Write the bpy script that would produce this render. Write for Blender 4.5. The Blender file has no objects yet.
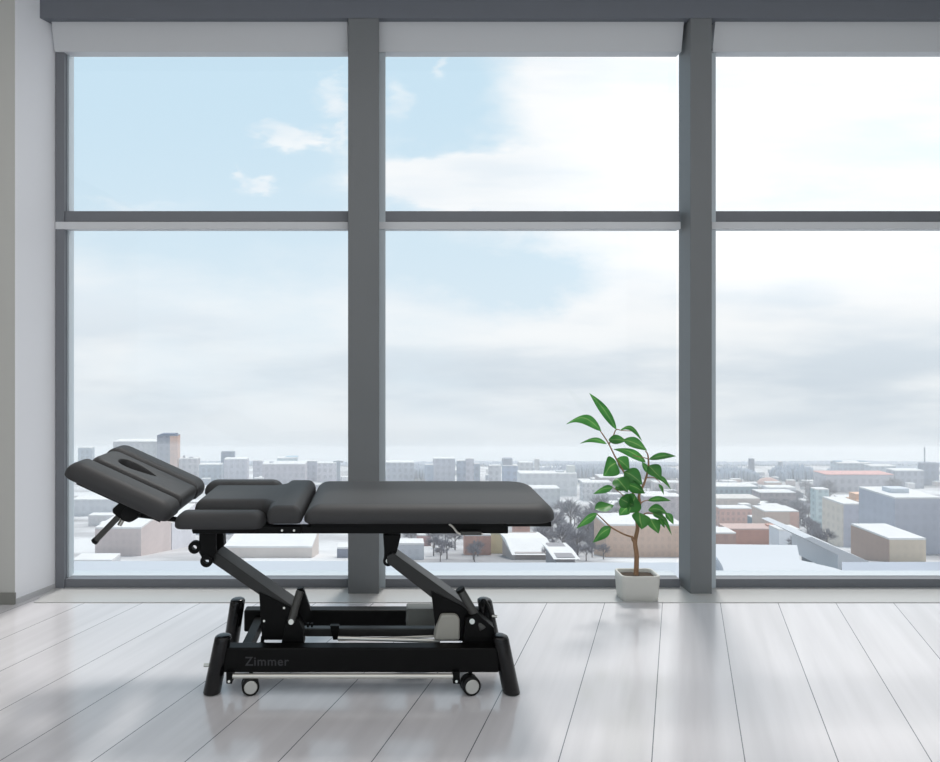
import bpy, bmesh, math, random
from mathutils import Vector, Matrix
random.seed(7)
C = bpy.context.scene.collection
# ---------------------------------------------------------------- measuring
F, VX, VY, H = 723.0, 390.0, 345.0, 1.5
def P(px, py, d): return Vector(((px-VX)/F*d, d, H-(py-VY)/F*d))
def X(px, d): return (px-VX)/F*d
def Z(py, d): return H-(py-VY)/F*d
def lin(c):
    return tuple(((v/255)/12.92 if v/255 <= .04045 else ((v/255+.055)/1.055)**2.4) for v in c)+(1,)
# ---------------------------------------------------------------- materials
MATS = {}
def mat(name, col, rough=.5, metal=0, var=.06, scale=6, bump=0, spec=.5, coat=0):
    if name in MATS: return MATS[name]
    m = bpy.data.materials.new(name); m.use_nodes = True
    nt = m.node_tree; b = nt.nodes['Principled BSDF']
    tc = nt.nodes.new('ShaderNodeTexCoord'); n = nt.nodes.new('ShaderNodeTexNoise')
    n.inputs['Scale'].default_value = scale; n.inputs['Detail'].default_value = 4
    nt.links.new(tc.outputs['Object'], n.inputs['Vector'])
    mx = nt.nodes.new('ShaderNodeMix'); mx.data_type = 'RGBA'
    l = lin(col)
    mx.inputs['A'].default_value = tuple(v*(1-var) for v in l[:3])+(1,)
    mx.inputs['B'].default_value = tuple(min(1, v*(1+var)) for v in l[:3])+(1,)
    nt.links.new(n.outputs['Fac'], mx.inputs['Factor'])
    nt.links.new(mx.outputs['Result'], b.inputs['Base Color'])
    b.inputs['Roughness'].default_value = rough; b.inputs['Metallic'].default_value = metal
    b.inputs['Specular IOR Level'].default_value = spec
    if coat: b.inputs['Coat Weight'].default_value = coat; b.inputs['Coat Roughness'].default_value = .1
    if bump:
        bp = nt.nodes.new('ShaderNodeBump'); bp.inputs['Strength'].default_value = bump
        bp.inputs['Distance'].default_value = .002
        n2 = nt.nodes.new('ShaderNodeTexNoise'); n2.inputs['Scale'].default_value = scale*40
        nt.links.new(tc.outputs['Object'], n2.inputs['Vector'])
        nt.links.new(n2.outputs['Fac'], bp.inputs['Height']); nt.links.new(bp.outputs['Normal'], b.inputs['Normal'])
    MATS[name] = m; return m
VINYL = mat('black_vinyl', (56, 56, 57), .58, var=.04, bump=.25, spec=.3)
BLACK = mat('black_powder_coat', (9, 9, 9), .45, var=.05, spec=.15)
BLACKG = mat('black_gloss', (12, 12, 14), .22, var=.03, spec=.4)
GREYM = mat('dark_grey_metal', (62, 62, 60), .45, var=.05, spec=.5)
RUBBER = mat('black_rubber', (16, 16, 17), .6, var=.05, spec=.3)
STEEL = mat('brushed_steel', (205, 203, 196), .3, .85, var=.05, scale=30)
HUB = mat('pale_wheel_hub', (190, 190, 186), .4, var=.03)
PLAST = mat('beige_plastic', (160, 158, 150), .5, var=.03)
BOXP = mat('grey_plastic', (108, 110, 106), .5, var=.03)
CERAMIC = mat('off_white_ceramic', (205, 204, 198), .5, var=.05, scale=12, bump=.1)
SOIL = mat('potting_soil', (78, 66, 56), .95, var=.5, scale=80, bump=1)
STEM = mat('brown_bark', (150, 116, 88), .7, var=.25, scale=40, bump=.3)
FRAME = mat('slate_grey_aluminium', (112, 115, 121), .42, var=.03, scale=2)
FRAMED = mat('column_grey_paint', (116, 119, 121), .55, var=.04, scale=1)
LINTEL = mat('beam_grey_paint', (112, 116, 124), .6, var=.03, scale=1)
FRAMEL = mat('light_aluminium', (190, 199, 205), .4, var=.03, scale=2)
CASSET = mat('blind_cassette_grey', (208, 210, 213), .5, var=.03, scale=1)
WALLM = mat('wall_paint_darkened', (192, 192, 188), .8, var=.015, scale=1.2)  # white wall, shade of its camera-facing side darkened into the colour
REVEAL = mat('wall_paint_brightened', (242, 243, 247), .6, var=.015, scale=1.2)  # same white wall, light on the reveal brightened into the colour
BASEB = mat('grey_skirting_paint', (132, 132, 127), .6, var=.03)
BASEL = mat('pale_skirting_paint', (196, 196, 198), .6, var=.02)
CEILM = mat('white_ceiling_paint', (225, 225, 225), .9, var=.01)

def floor_material():
    m = bpy.data.materials.new('white_plank_floor'); m.use_nodes = True
    nt = m.node_tree; N = nt.nodes; L = nt.links; b = N['Principled BSDF']
    tc = N.new('ShaderNodeTexCoord'); mp = N.new('ShaderNodeMapping')
    ang = math.atan((680-VX)/F)
    mp.inputs['Rotation'].default_value = (0, 0, ang)
    L.new(tc.outputs['Object'], mp.inputs['Vector'])
    sx = N.new('ShaderNodeSeparateXYZ'); L.new(mp.outputs['Vector'], sx.inputs[0])
    def M(op, a, b_=None, c=None):
        n = N.new('ShaderNodeMath'); n.operation = op
        for i, v in enumerate((a, b_, c)):
            if v is None: continue
            if isinstance(v, (int, float)): n.inputs[i].default_value = v
            else: L.new(v, n.inputs[i])
        return n.outputs[0]
    W = .336*math.cos(ang)
    # a joint passes through pixel (654,684)
    p = P(657, 684, H*F/(684-VY)); x0 = math.cos(ang)*p.x-math.sin(ang)*p.y
    t = M('DIVIDE', M('SUBTRACT', sx.outputs['X'], x0), W)
    fr = M('ABSOLUTE', M('SUBTRACT', M('FRACT', M('ADD', t, .5)), .5))
    line = M('LESS_THAN', fr, .0062)
    idx = M('FLOOR', t)
    wn = N.new('ShaderNodeTexWhiteNoise'); wn.noise_dimensions = '1D'; L.new(idx, wn.inputs['W'])
    st = N.new('ShaderNodeMapping'); st.inputs['Scale'].default_value = (14, .8, 1); L.new(mp.outputs['Vector'], st.inputs['Vector'])
    cb = N.new('ShaderNodeCombineXYZ'); L.new(wn.outputs['Value'], cb.inputs['Z'])
    ad = N.new('ShaderNodeVectorMath'); ad.operation = 'ADD'; L.new(st.outputs['Vector'], ad.inputs[0]); L.new(cb.outputs[0], ad.inputs[1])
    no = N.new('ShaderNodeTexNoise'); no.inputs['Scale'].default_value = 1.0; no.inputs['Detail'].default_value = 5
    L.new(ad.outputs[0], no.inputs['Vector'])
    rp = N.new('ShaderNodeValToRGB'); e = rp.color_ramp.elements
    e[0].position = .3; e[0].color = lin((207, 205, 208)); e[1].position = .75; e[1].color = lin((222, 220, 223))
    L.new(no.outputs['Fac'], rp.inputs[0])
    mv = N.new('ShaderNodeMix'); mv.data_type = 'RGBA'; mv.blend_type = 'MULTIPLY'
    L.new(rp.outputs[0], mv.inputs['A']); mv.inputs['Factor'].default_value = 1
    v = M('ADD', M('MULTIPLY', wn.outputs['Value'], .05), .95)
    cc = N.new('ShaderNodeCombineColor'); [L.new(v, cc.inputs[i]) for i in range(3)]
    L.new(cc.outputs[0], mv.inputs['B'])
    ml = N.new('ShaderNodeMix'); ml.data_type = 'RGBA'
    L.new(line, ml.inputs['Factor']); L.new(mv.outputs['Result'], ml.inputs['A']); ml.inputs['B'].default_value = lin((105, 107, 114))
    L.new(ml.outputs['Result'], b.inputs['Base Color'])
    b.inputs['Roughness'].default_value = .16; b.inputs['Specular IOR Level'].default_value = .9
    bp = N.new('ShaderNodeBump'); bp.inputs['Strength'].default_value = .04; bp.inputs['Distance'].default_value = .01
    L.new(no.outputs['Fac'], bp.inputs['Height']); L.new(bp.outputs['Normal'], b.inputs['Normal'])
    return m
def glass_material():
    m = bpy.data.materials.new('window_glass'); m.use_nodes = True
    nt = m.node_tree; N = nt.nodes; L = nt.links
    N.remove(N['Principled BSDF']); out = N['Material Output']
    tr = N.new('ShaderNodeBsdfTransparent'); tr.inputs['Color'].default_value = (.985, .995, 1, 1)
    gl = N.new('ShaderNodeBsdfGlossy'); gl.inputs['Roughness'].default_value = .02
    lw = N.new('ShaderNodeLayerWeight'); lw.inputs['Blend'].default_value = .5
    pw = N.new('ShaderNodeMath'); pw.operation = 'POWER'; L.new(lw.outputs['Facing'], pw.inputs[0]); pw.inputs[1].default_value = 4
    fr = N.new('ShaderNodeMath'); fr.operation = 'MULTIPLY_ADD'; L.new(pw.outputs[0], fr.inputs[0]); fr.inputs[1].default_value = .5; fr.inputs[2].default_value = .015
    mx = N.new('ShaderNodeMixShader')
    L.new(fr.outputs[0], mx.inputs[0]); L.new(tr.outputs[0], mx.inputs[1]); L.new(gl.outputs[0], mx.inputs[2])
    L.new(mx.outputs[0], out.inputs['Surface']); return m
GLASS = glass_material()
def leaf_material():
    m = bpy.data.materials.new('green_leaf'); m.use_nodes = True
    nt = m.node_tree; N = nt.nodes; L = nt.links; b = N['Principled BSDF']
    uv = N.new('ShaderNodeUVMap'); s = N.new('ShaderNodeSeparateXYZ'); L.new(uv.outputs[0], s.inputs[0])
    r = N.new('ShaderNodeValToRGB'); e = r.color_ramp.elements      # across the blade: pale midrib
    e[0].position = 0; e[0].color = lin((168, 205, 130)); e[1].position = .1; e[1].color = lin((92, 160, 84))
    n = e.new(1) if False else r.color_ramp.elements.new(.95); n.color = lin((74, 142, 70))
    L.new(s.outputs['X'], r.inputs[0])
    g = N.new('ShaderNodeObjectInfo'); tc = N.new('ShaderNodeTexCoord')
    no = N.new('ShaderNodeTexNoise'); no.inputs['Scale'].default_value = 9; L.new(tc.outputs['Object'], no.inputs['Vector'])
    mx = N.new('ShaderNodeMix'); mx.data_type = 'RGBA'; mx.blend_type = 'MULTIPLY'; mx.inputs['Factor'].default_value = 1
    r2 = N.new('ShaderNodeValToRGB'); r2.color_ramp.elements[0].position = .3; r2.color_ramp.elements[0].color = (.45, .55, .5, 1)
    r2.color_ramp.elements[1].position = .7; r2.color_ramp.elements[1].color = (1.0, 1.0, .85, 1)
    L.new(no.outputs['Fac'], r2.inputs[0]); L.new(r.outputs[0], mx.inputs['A']); L.new(r2.outputs[0], mx.inputs['B'])
    L.new(mx.outputs['Result'], b.inputs['Base Color']); b.inputs['Roughness'].default_value = .4
    tl = N.new('ShaderNodeBsdfTranslucent'); L.new(mx.outputs['Result'], tl.inputs['Color'])
    ms = N.new('ShaderNodeMixShader'); ms.inputs[0].default_value = .5
    L.new(b.outputs[0], ms.inputs[1]); L.new(tl.outputs[0], ms.inputs[2]); L.new(ms.outputs[0], N['Material Output'].inputs['Surface'])
    return m
LEAF = leaf_material()
# ---------------------------------------------------------------- builders
def link(name, bm, m, parent=None, smooth=False, bevel=0, seg=2):
    me = bpy.data.meshes.new(name); bmesh.ops.recalc_face_normals(bm, faces=bm.faces); bm.to_mesh(me); bm.free()
    me.materials.append(m)
    o = bpy.data.objects.new(name, me); C.objects.link(o)
    if parent is not None: adopt(o, parent)
    if smooth: me.shade_smooth()
    if bevel:
        bv = o.modifiers.new('bevel', 'BEVEL'); bv.width = bevel; bv.segments = seg; bv.limit_method = 'ANGLE'; bv.angle_limit = math.radians(40)
        bv.harden_normals = True; me.shade_smooth()
    return o
def adopt(o, parent):
    o.parent = parent
    o.matrix_parent_inverse = Matrix.Translation(-parent.location) if parent.type == 'EMPTY' else Matrix.Identity(4)
def thing(name, label, cat, loc=(0, 0, 0), group=None):
    o = bpy.data.objects.new(name, None); C.objects.link(o); o.location = loc; o.empty_display_size = .1
    return tag(o, label, cat, group)
def tag(o, label, cat, group=None, kind=None):
    o['label'] = label; o['category'] = cat
    if group: o['group'] = group
    if kind: o['kind'] = kind
    return o
def struct(o): o['kind'] = 'structure'; return o
def box(bm, x0, x1, y0, y1, z0, z1):
    vs = [bm.verts.new((x, y, z)) for z in (z0, z1) for x, y in ((x0, y0), (x1, y0), (x1, y1), (x0, y1))]
    for f in ((0, 1, 2, 3), (4, 5, 6, 7), (0, 1, 5, 4), (1, 2, 6, 5), (2, 3, 7, 6), (3, 0, 4, 7)): bm.faces.new([vs[i] for i in f])
def BX(*a):
    bm = bmesh.new(); box(bm, *a); return bm
def prism(bm, pts, y0, y1):
    """polygon of (x,z) points pushed along y"""
    a = [bm.verts.new((x, y0, z)) for x, z in pts]; b = [bm.verts.new((x, y1, z)) for x, z in pts]
    bm.faces.new(a); bm.faces.new(b); n = len(a)
    for i in range(n): bm.faces.new((a[i], a[(i+1) % n], b[(i+1) % n], b[i]))
def PR(pix, y0, y1):
    bm = bmesh.new(); prism(bm, [(X(a, y0), Z(b, y0)) for a, b in pix], y0, y1); return bm
def catmull(pts, n=6):
    pts = [Vector(p) for p in pts]; out = []
    for i in range(len(pts)-1):
        p0 = pts[max(i-1, 0)]; p1 = pts[i]; p2 = pts[i+1]; p3 = pts[min(i+2, len(pts)-1)]
        for k in range(n):
            t = k/n
            out.append(.5*((2*p1)+(p2-p0)*t+(2*p0-5*p1+4*p2-p3)*t*t+(3*p1-p0-3*p2+p3)*t**3))
    out.append(pts[-1]); return out
def tube(bm, pts, r, n=10, cap=True):
    pts = [Vector(p) for p in pts]; rs = r if isinstance(r, (list, tuple)) else [r]*len(pts)
    if len(rs) != len(pts):
        rs = [rs[0]+(rs[-1]-rs[0])*i/(len(pts)-1) for i in range(len(pts))]
    rings = []; up = None
    for i, p in enumerate(pts):
        t = (pts[min(i+1, len(pts)-1)]-pts[max(i-1, 0)]).normalized()
        if up is None: up = Vector((0, 0, 1)) if abs(t.z) < .9 else Vector((0, 1, 0))
        a = t.cross(up).normalized(); up = a.cross(t).normalized()
        rings.append([bm.verts.new(p+(a*math.cos(2*math.pi*k/n)+up*math.sin(2*math.pi*k/n))*rs[i]) for k in range(n)])
    for A, B in zip(rings, rings[1:]):
        for k in range(n): bm.faces.new((A[k], A[(k+1) % n], B[(k+1) % n], B[k]))
    if cap: bm.faces.new(rings[0]); bm.faces.new(rings[-1])
def TB(pts, r, n=12):
    bm = bmesh.new(); tube(bm, pts, r, n); return bm
def inset(corners, radii, off, n):
    """the rounded outline moved inwards by off; keeps the number of points"""
    N = len(corners); out = []
    area = sum(corners[i][0]*corners[(i+1) % N][1]-corners[(i+1) % N][0]*corners[i][1] for i in range(N)); s = 1 if area > 0 else -1
    rr = []
    for i in range(N):
        a, b, c = Vector(corners[i-1]), Vector(corners[i]), Vector(corners[(i+1) % N])
        e1 = (b-a).normalized(); e2 = (c-b).normalized()
        n1 = Vector((-e1.y, e1.x))*s; n2 = Vector((-e2.y, e2.x))*s; m = (n1+n2).normalized()
        q = b+m*(off/max(.3, m.dot(n1))); out.append((q.x, q.y))
        convex = (e1.x*e2.y-e1.y*e2.x)*s > 0
        rr.append(max(.004, radii[i]-off*.6) if convex else radii[i]+off*.6)
    return rounded(out, rr, n)
def pad(corners, radii, z0, z1, r, rb=.012, holes=(), rx=None, n=8):
    """upholstered cushion: outline with softly rounded edge, optional holes"""
    rx = rx or r; bm = bmesh.new()
    prof = [(rb, z0)]+[(rb-rb*math.sin(a), z0+rb-rb*math.cos(a)) for a in (.5, 1.1, math.pi/2)]
    for k in range(1, 15):
        a = k/14*math.pi/2; prof.append((rx-rx*math.cos(a), z1-r+r*math.sin(a)))
    tops, bots = [], []
    rings = [[bm.verts.new((x, y, z)) for x, y in inset(corners, radii, off, n)] for off, z in prof]
    sets = [rings]
    for h in holes:
        cx = sum(p[0] for p in h)/len(h); cy = sum(p[1] for p in h)/len(h)
        sets.append([[bm.verts.new((cx+(x-cx)*(1+off*3), cy+(y-cy)*(1+off*10), z)) for x, y in h] for off, z in prof])
    for rings in sets:
        for A, B in zip(rings, rings[1:]):
            for i in range(len(A)): bm.faces.new((A[i], A[(i+1) % len(A)], B[(i+1) % len(A)], B[i]))
        tops.append(rings[-1]); bots.append(rings[0])
    for loops in (tops, bots):
        if len(loops) == 1: bm.faces.new(loops[0])
        else:
            ed = []
            for l in loops:
                for i in range(len(l)): ed.append(bm.edges.get((l[i], l[(i+1) % len(l)])))
            bmesh.ops.triangle_fill(bm, edges=ed, use_beauty=True)
    return bm
def rounded(pts, r, n=7):
    """polygon with every corner rounded; r may be per corner"""
    out = []; N = len(pts); rr = r if isinstance(r, (list, tuple)) else [r]*N
    for i in range(N):
        a, b, c = Vector(pts[i-1]), Vector(pts[i]), Vector(pts[(i+1) % N])
        u = (a-b).normalized(); v = (c-b).normalized(); ang = u.angle(v)
        t = min(rr[i]/math.tan(ang/2), (a-b).length*.49, (c-b).length*.49)
        p, q = b+u*t, b+v*t
        for k in range(n+1):
            s = k/n; w = (1-s)**2*p+2*s*(1-s)*b+s*s*q; out.append((w.x, w.y))
    return out
def turn(bm, ang, piv):
    bmesh.ops.rotate(bm, verts=bm.verts, cent=piv, matrix=Matrix.Rotation(ang, 3, 'Y'))
    return bm
# ---------------------------------------------------------------- the room
DW = 4.46      # inner face of the window frames
DC = 4.35      # face of the columns and beam
ROOM_B = -3.0; LX = -4.2; 
TOPZ = Z(18, DC); CEZ = 3.75
COLS = [(348, 379), (690.5, 712), (1020, 1046)]
bm = BX(LX, 4.6, ROOM_B, DW+.12, -.12, 0); f = struct(link('floor', bm, floor_material()))
struct(link('trim_1', BX(X(54, DW), 4.0, Z(0, 1)*0+4.205, DW+.02, -.01, .004), mat('pale_threshold', (188, 188, 187), .3, var=.03)))
# left wall stub: front face and splayed reveal
xa = X(15, 4.187); xb = X(55.5, DW)
bm = bmesh.new(); poly = [(LX, 4.187), (xa, 4.187), (xb, DW), (xb, DW+.12), (LX, DW+.12)]
a = [bm.verts.new((x, y, 0)) for x, y in poly]; b = [bm.verts.new((x, y, CEZ)) for x, y in poly]
bm.faces.new(a); bm.faces.new(b)
for i in range(5): bm.faces.new((a[i], a[(i+1) % 5], b[(i+1) % 5], b[i]))
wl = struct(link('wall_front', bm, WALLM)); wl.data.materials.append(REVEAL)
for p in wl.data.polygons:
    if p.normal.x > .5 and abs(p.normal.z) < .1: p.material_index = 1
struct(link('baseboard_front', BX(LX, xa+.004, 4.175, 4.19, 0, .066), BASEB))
bm = bmesh.new(); n = Vector((.27, -.10)).normalized()*.006; n = Vector((n.x, n.y))
poly = [(xa, 4.187), (xa+.008, 4.185), (xb+.006, DW-.004), (xb, DW)]
a = [bm.verts.new((x, y, 0)) for x, y in poly]; b = [bm.verts.new((x, y, .03)) for x, y in poly]
bm.faces.new(a); bm.faces.new(b)
for i in range(4): bm.faces.new((a[i], a[(i+1) % 4], b[(i+1) % 4], b[i]))
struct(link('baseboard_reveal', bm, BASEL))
struct(link('wall_left', BX(LX-.15, LX, ROOM_B, DW+.12, 0, CEZ), WALLM))
struct(link('wall_right', BX(X(1046, DC), X(1046, DC)+.15, ROOM_B, DW+.12, 0, CEZ), WALLM))
# beam over the windows, ceiling
struct(link('wall_beam', BX(xb-.15, X(1046, DC), DC, DW+.12, TOPZ, CEZ), LINTEL))
struct(link('ceiling', BX(LX, X(1046, DC), ROOM_B, DW+.12, CEZ, CEZ+.1), CEILM))
for i, (a, b) in enumerate(COLS):
    struct(link('trim_%d' % (i+2), BX(X(a, DC), X(b, DC), DC, DW+.07, 0, TOPZ), FRAMED, bevel=.004))
# windows: frame parts with panes
bays = [(56, 348), (378.5, 680), (711, 1013)]
for i, (a, b) in enumerate(bays):
    w = bpy.data.objects.new('window_%d' % (i+1), None); C.objects.link(w); struct(w); w.location = ((X(a, DW)+X(b, DW))/2, DW, 0)
    x0, x1 = X(a, DW), X(b, DW)
    if i > 0: x1 += .0
    zt = Z(22, DW-.04)
    jl = {0: 9.5, 1: 1.0, 2: 1.0}[i]
    # bottom rail and pale outer sill
    link('bottom_rail', BX(x0, x1, DW, DW+.06, 0, Z(579, DW)), FRAME, w, bevel=.002)
    link('sill_strip', BX(x0, x1, DW+.06, DW+.16, -.02, Z(575.5, DW+.06)), FRAMEL, w)
    if i == 0:
        link('jamb', BX(x0, X(65, DW), DW-.01, DW+.06, 0, zt), FRAME, w, bevel=.002)
        link('side_strip', BX(X(65, DW), X(70.5, DW+.05), DW+.03, DW+.10, Z(579, DW), zt), FRAMEL, w)
    else:
        link('side_strip', BX(x0, X(a+(7 if i == 1 else 3), DW+.02), DW-.005, DW+.10, Z(592, DW)*0, zt), FRAMEL, w)
    # transom: dark face above, pale lower lip
    link('transom', BX(x0, x1, DW, DW+.06, Z(221.5, DW), Z(211, DW)), FRAME, w, bevel=.002)
    link('transom_lip', BX(x0, x1, DW-.012, DW+.06, Z(229.5, DW), Z(222, DW)), CASSET, w, bevel=.003)
    # blind cassette under the beam, its foot rail
    bm = bmesh.new(); prof = [(DW-.075, zt+.06), (DW-.02, Z(53, DW)), (DW+.06, Z(53, DW)), (DW+.06, zt+.06)]
    vs0 = [bm.verts.new((x0, y, z)) for y, z in prof]; vs1 = [bm.verts.new((x1, y, z)) for y, z in prof]
    bm.faces.new(vs0); bm.faces.new(vs1)
    for k in range(4): bm.faces.new((vs0[k], vs0[(k+1) % 4], vs1[(k+1) % 4], vs1[k]))
    link('blind_cassette', bm, CASSET, w)
    link('blind_rail', BX(x0, x1, DW-.02, DW+.06, Z(54.5, DW+.04), Z(52, DW+.04)), FRAME, w)
    link('pane', BX(x0, x1, DW+.065, DW+.071, Z(575.5, DW), Z(225, DW)), GLASS, w)
    link('pane', BX(x0, x1, DW+.065, DW+.071, Z(218, DW), Z(54, DW)), GLASS, w)

# ---------------------------------------------------------------- treatment table
DN, DF = 3.08, 3.73
BED = thing('treatment_table', 'black upholstered adjustable treatment table standing in front of the left windows', 'massage table', (-.12, 3.4, 0))
zt, zb = .81, .735
xl, xr = X(303, DN), .722
# leg section
out = [(xl, DN), (xr, DN), (xr, DF), (xl, DF)]
leg = link('leg_pad', pad(out, [.045, .12, .12, .045], zb, zt, .056, rx=.075), VINYL, BED, True)
link('backing_board', BX(xl+.03, xr-.028, DN+.03, DF-.03, zb-.016, zb+.004), BLACK, leg)
# torso section: T-shaped cushion with two drop armrests
tx0, tx1, am = X(180, DN), X(301, DN), X(264, DN)
out = [(tx0+.02, DN+.135), (am-.03, DN+.135), (am, DN+.10), (am+.012, DN), (tx1, DN), (tx1, DF), (am+.012, DF), (am, DF-.10), (am-.03, DF-.135), (tx0+.02, DF-.135)]
tor = link('torso_pad', pad(out, [.03, .03, .02, .03, .03, .03, .03, .02, .03, .03], zb, zt, .05, rx=.04), VINYL, BED, True)
link('backing_board', BX(tx0+.04, tx1-.03, DN+.15, DF-.15, zb-.016, zb+.004), BLACK, tor)
for y0, y1, dz, mr in ((DN, DN+.128, -.026, 0), (DF-.128, DF, .010, 1)):
    o = [(X(172, DN), y0), (am-.006, y0), (am-.006, y1), (X(172, DN), y1)]
    ar = link('armrest', pad(o, [.05, .05, .03, .03] if not mr else [.03, .03, .05, .05], zb+dz+.002, zt+dz-.004, .05, rx=.052), VINYL, BED, True)
    link('armrest_plate', BX(X(190, DN), am-.04, y0+.03, y1-.02, zb-.016, zb+dz+.006) if mr else BX(X(190, DN), am-.04, y0+.03, y1-.02, zb+dz-.012, zb+dz+.006), BLACK, ar)
# headrest: centre cushion with face opening and two bolsters, tilted up to the left
piv = Vector((X(168, DN), 0, zb+.03)); TA = math.radians(24.5)
hx1 = piv.x; L_ = .475; hx0 = hx1-L_
hole = []
for k in range(28):
    a = 2*math.pi*k/28
    t = math.cos(a); w = .068*math.sin(a)*(1-.75*((t+1)/2))
    hole.append((hx0+.19+t*.09, 3.405+w))
cen = [(hx0+.005, 3.27), (hx1-.005, 3.27), (hx1-.005, 3.54), (hx0+.005, 3.54)]
hp = link('head_pad', turn(pad(cen, [.06, .02, .02, .06], zb, zt-.002, .045, rx=.03, holes=[hole]), TA, piv), VINYL, BED, True)
for y0, y1, c in ((DN, 3.268, (.06, .05, .02, .03)), (3.542, DF, (.03, .02, .05, .06))):
    o = [(hx0-.02, y0), (hx1, y0), (hx1, y1), (hx0-.02, y1)]
    link('side_bolster', turn(pad(o, list(c), zb-.002, zt, .055, rx=.06), TA, piv), VINYL, hp, True)
def board(x0, x1, y0, y1, z0, z1): return turn(BX(x0, x1, y0, y1, z0, z1), TA, piv)
link('backing_board', board(hx0+.05, hx1-.03, DN+.03, 3.32, zb-.014, zb+.002), BLACK, hp)
link('backing_board', board(hx0+.05, hx1-.03, 3.50, DF-.03, zb-.014, zb+.002), BLACK, hp)
# clamp and lever under the headrest
cl = link('head_clamp', PR([(112, 509), (119, 503), (139, 512), (137, 519), (129, 523), (122, 521), (112, 513)], DN+.10, DN+.19), BLACK, BED, bevel=.006)
link('clamp_knob', TB([P(130, 514, DN+.075), P(130, 514, DN+.21)], .034, 20), BLACK, cl, bevel=.004)
lv = link('lever', TB([P(124, 511, DN+.12), P(95, 541, DN+.12)], .0135), GREYM, BED, bevel=.002)
link('lever_tip', TB([P(96.5, 539.6, DN+.12), P(94, 542, DN+.12)], .0155), BLACK, lv)
link('spring_tube', TB([P(127, 512, DN+.15), P(119.5, 525, DN+.15)], .011), STEEL, BED)
link('pivot_arm', TB([P(130, 514, DN+.17), (X(196, DN), DN+.17, .70)], .012), BLACK, BED)
# top frame
fr = link('top_frame', BX(X(190, DN), X(300, DN), DN+.035, DN+.075, Z(536, DN), zb-.016), BLACK, BED, bevel=.004)
link('frame_rail', BX(X(190, DN), X(510, DN), DN+.045, DN+.085, Z(536.5, DN), zb-.018), BLACK, fr, bevel=.004)
link('frame_rail', BX(X(190, DN), X(510, DN), DF-.11, DF-.07, Z(536.5, DN), zb-.018), BLACK, fr, bevel=.004)
for px in (194, 262, 310, 395, 500):
    link('cross_bar', BX(X(px, DN)-.018, X(px, DN)+.018, DN+.08, DF-.08, Z(535, DN), zb-.02), BLACK, fr)
link('steel_strip', BX(X(196, DN), X(238, DN), DN+.028, DN+.034, Z(529.6, DN), Z(528.3, DN)), STEEL, fr)
for px in (282, 294): link('frame_bolt', TB([P(px, 530.5, DN+.03), P(px, 530.5, DN+.04)], .005, 10), STEEL, fr)
link('release_lever', TB(catmull([P(449, 524, DN+.02), P(453, 527, DN+.02), P(458, 533, DN+.02), P(464, 534, DN+.02), P(483, 534, DN+.02)]), .0045, 8), STEEL, BED)
link('lever_grip', BX(X(461, DN), X(482, DN), DN+.01, DN+.035, Z(536, DN), Z(532.6, DN)), GREYM, BED, bevel=.003)
link('frame_tab', BX(X(505, DN), X(507.5, DN), DN+.03, DN+.044, Z(527, DN), Z(523, DN)), STEEL, fr)
# left hanging bracket with two eyes
def ring(bm, c, R, r, y0, y1, n=24):
    a = [[bm.verts.new((c[0]+q*math.cos(2*math.pi*k/n), y, c[1]+q*math.sin(2*math.pi*k/n))) for k in range(n)] for q, y in ((R, y0), (R, y1), (r, y1), (r, y0))]
    for i in range(4):
        A, B = a[i], a[(i+1) % 4]
        for k in range(n): bm.faces.new((A[k], A[(k+1) % n], B[(k+1) % n], B[k]))
db = DN+.09
bk = link('hanging_bracket', PR([(199, 530), (216, 530), (216, 553), (211, 560), (203, 560), (199, 553)], db, db+.02), BLACK, BED, bevel=.002)
for cx, cy in ((194.5, 547.5), (206.5, 561)):
    bm = bmesh.new(); ring(bm, (X(cx, db), Z(cy, db)), .027, .011, db-.004, db+.024); link('bracket_eye', bm, BLACK, bk)
link('bracket_lug', PR([(216, 530), (223, 530), (224, 546), (216, 552)], db+.06, db+.11), BLACK, bk, bevel=.003)
db = DN+.14
bk = link('hanging_bracket', PR([(383, 535), (401, 535), (397, 552), (392, 562), (384, 562), (384, 548)], db, db+.14), BLACK, BED, bevel=.003)
bm = bmesh.new(); ring(bm, (X(388, db), Z(561, db)), .022, .009, db-.006, db+.02); link('bracket_eye', bm, BLACK, bk)
link('pivot_bolt', TB([P(388, 561, db-.01), P(388, 561, db+.02)], .010, 14), STEEL, bk)
# scissor arms: broad box sections seen from above
def arm(p0, p1, q1, q0, y0, y1, name='lift_arm'):
    return link(name, PR([p0, p1, q1, q0], y0, y1), GREYM, BED, bevel=.004)
A0, A1 = DN+.12, DN+.24
a1 = link('lift_arm', PR([(210, 557), (216, 552), (292, 606), (298, 616), (291, 619), (262, 597), (211, 562)], A0, A1), mat('satin_grey_black', (34, 34, 33), .42, var=.05), BED, bevel=.004)
link('gusset', PR([(259, 592), (290, 607), (296, 622), (283, 640), (262, 640)], A0-.006, A0+.005), BLACK, a1, bevel=.001)
link('gusset_bolt', TB([P(284, 608, A0-.012), P(284, 608, A0)], .005, 10), STEEL, a1)
link('gusset_bolt', TB([P(264, 621, A0-.012), P(264, 621, A0)], .005, 10), STEEL, a1)
a2 = link('lift_arm', PR([(387, 556), (393, 553), (470, 608), (481, 622), (475, 628), (437, 602), (387, 563)], A0, A1), MATS['satin_grey_black'], BED, bevel=.004)
link('gusset', PR([(431, 591), (462, 606), (480, 622), (478, 641), (437, 641)], A0-.006, A0+.005), BLACK, a2, bevel=.001)
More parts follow.
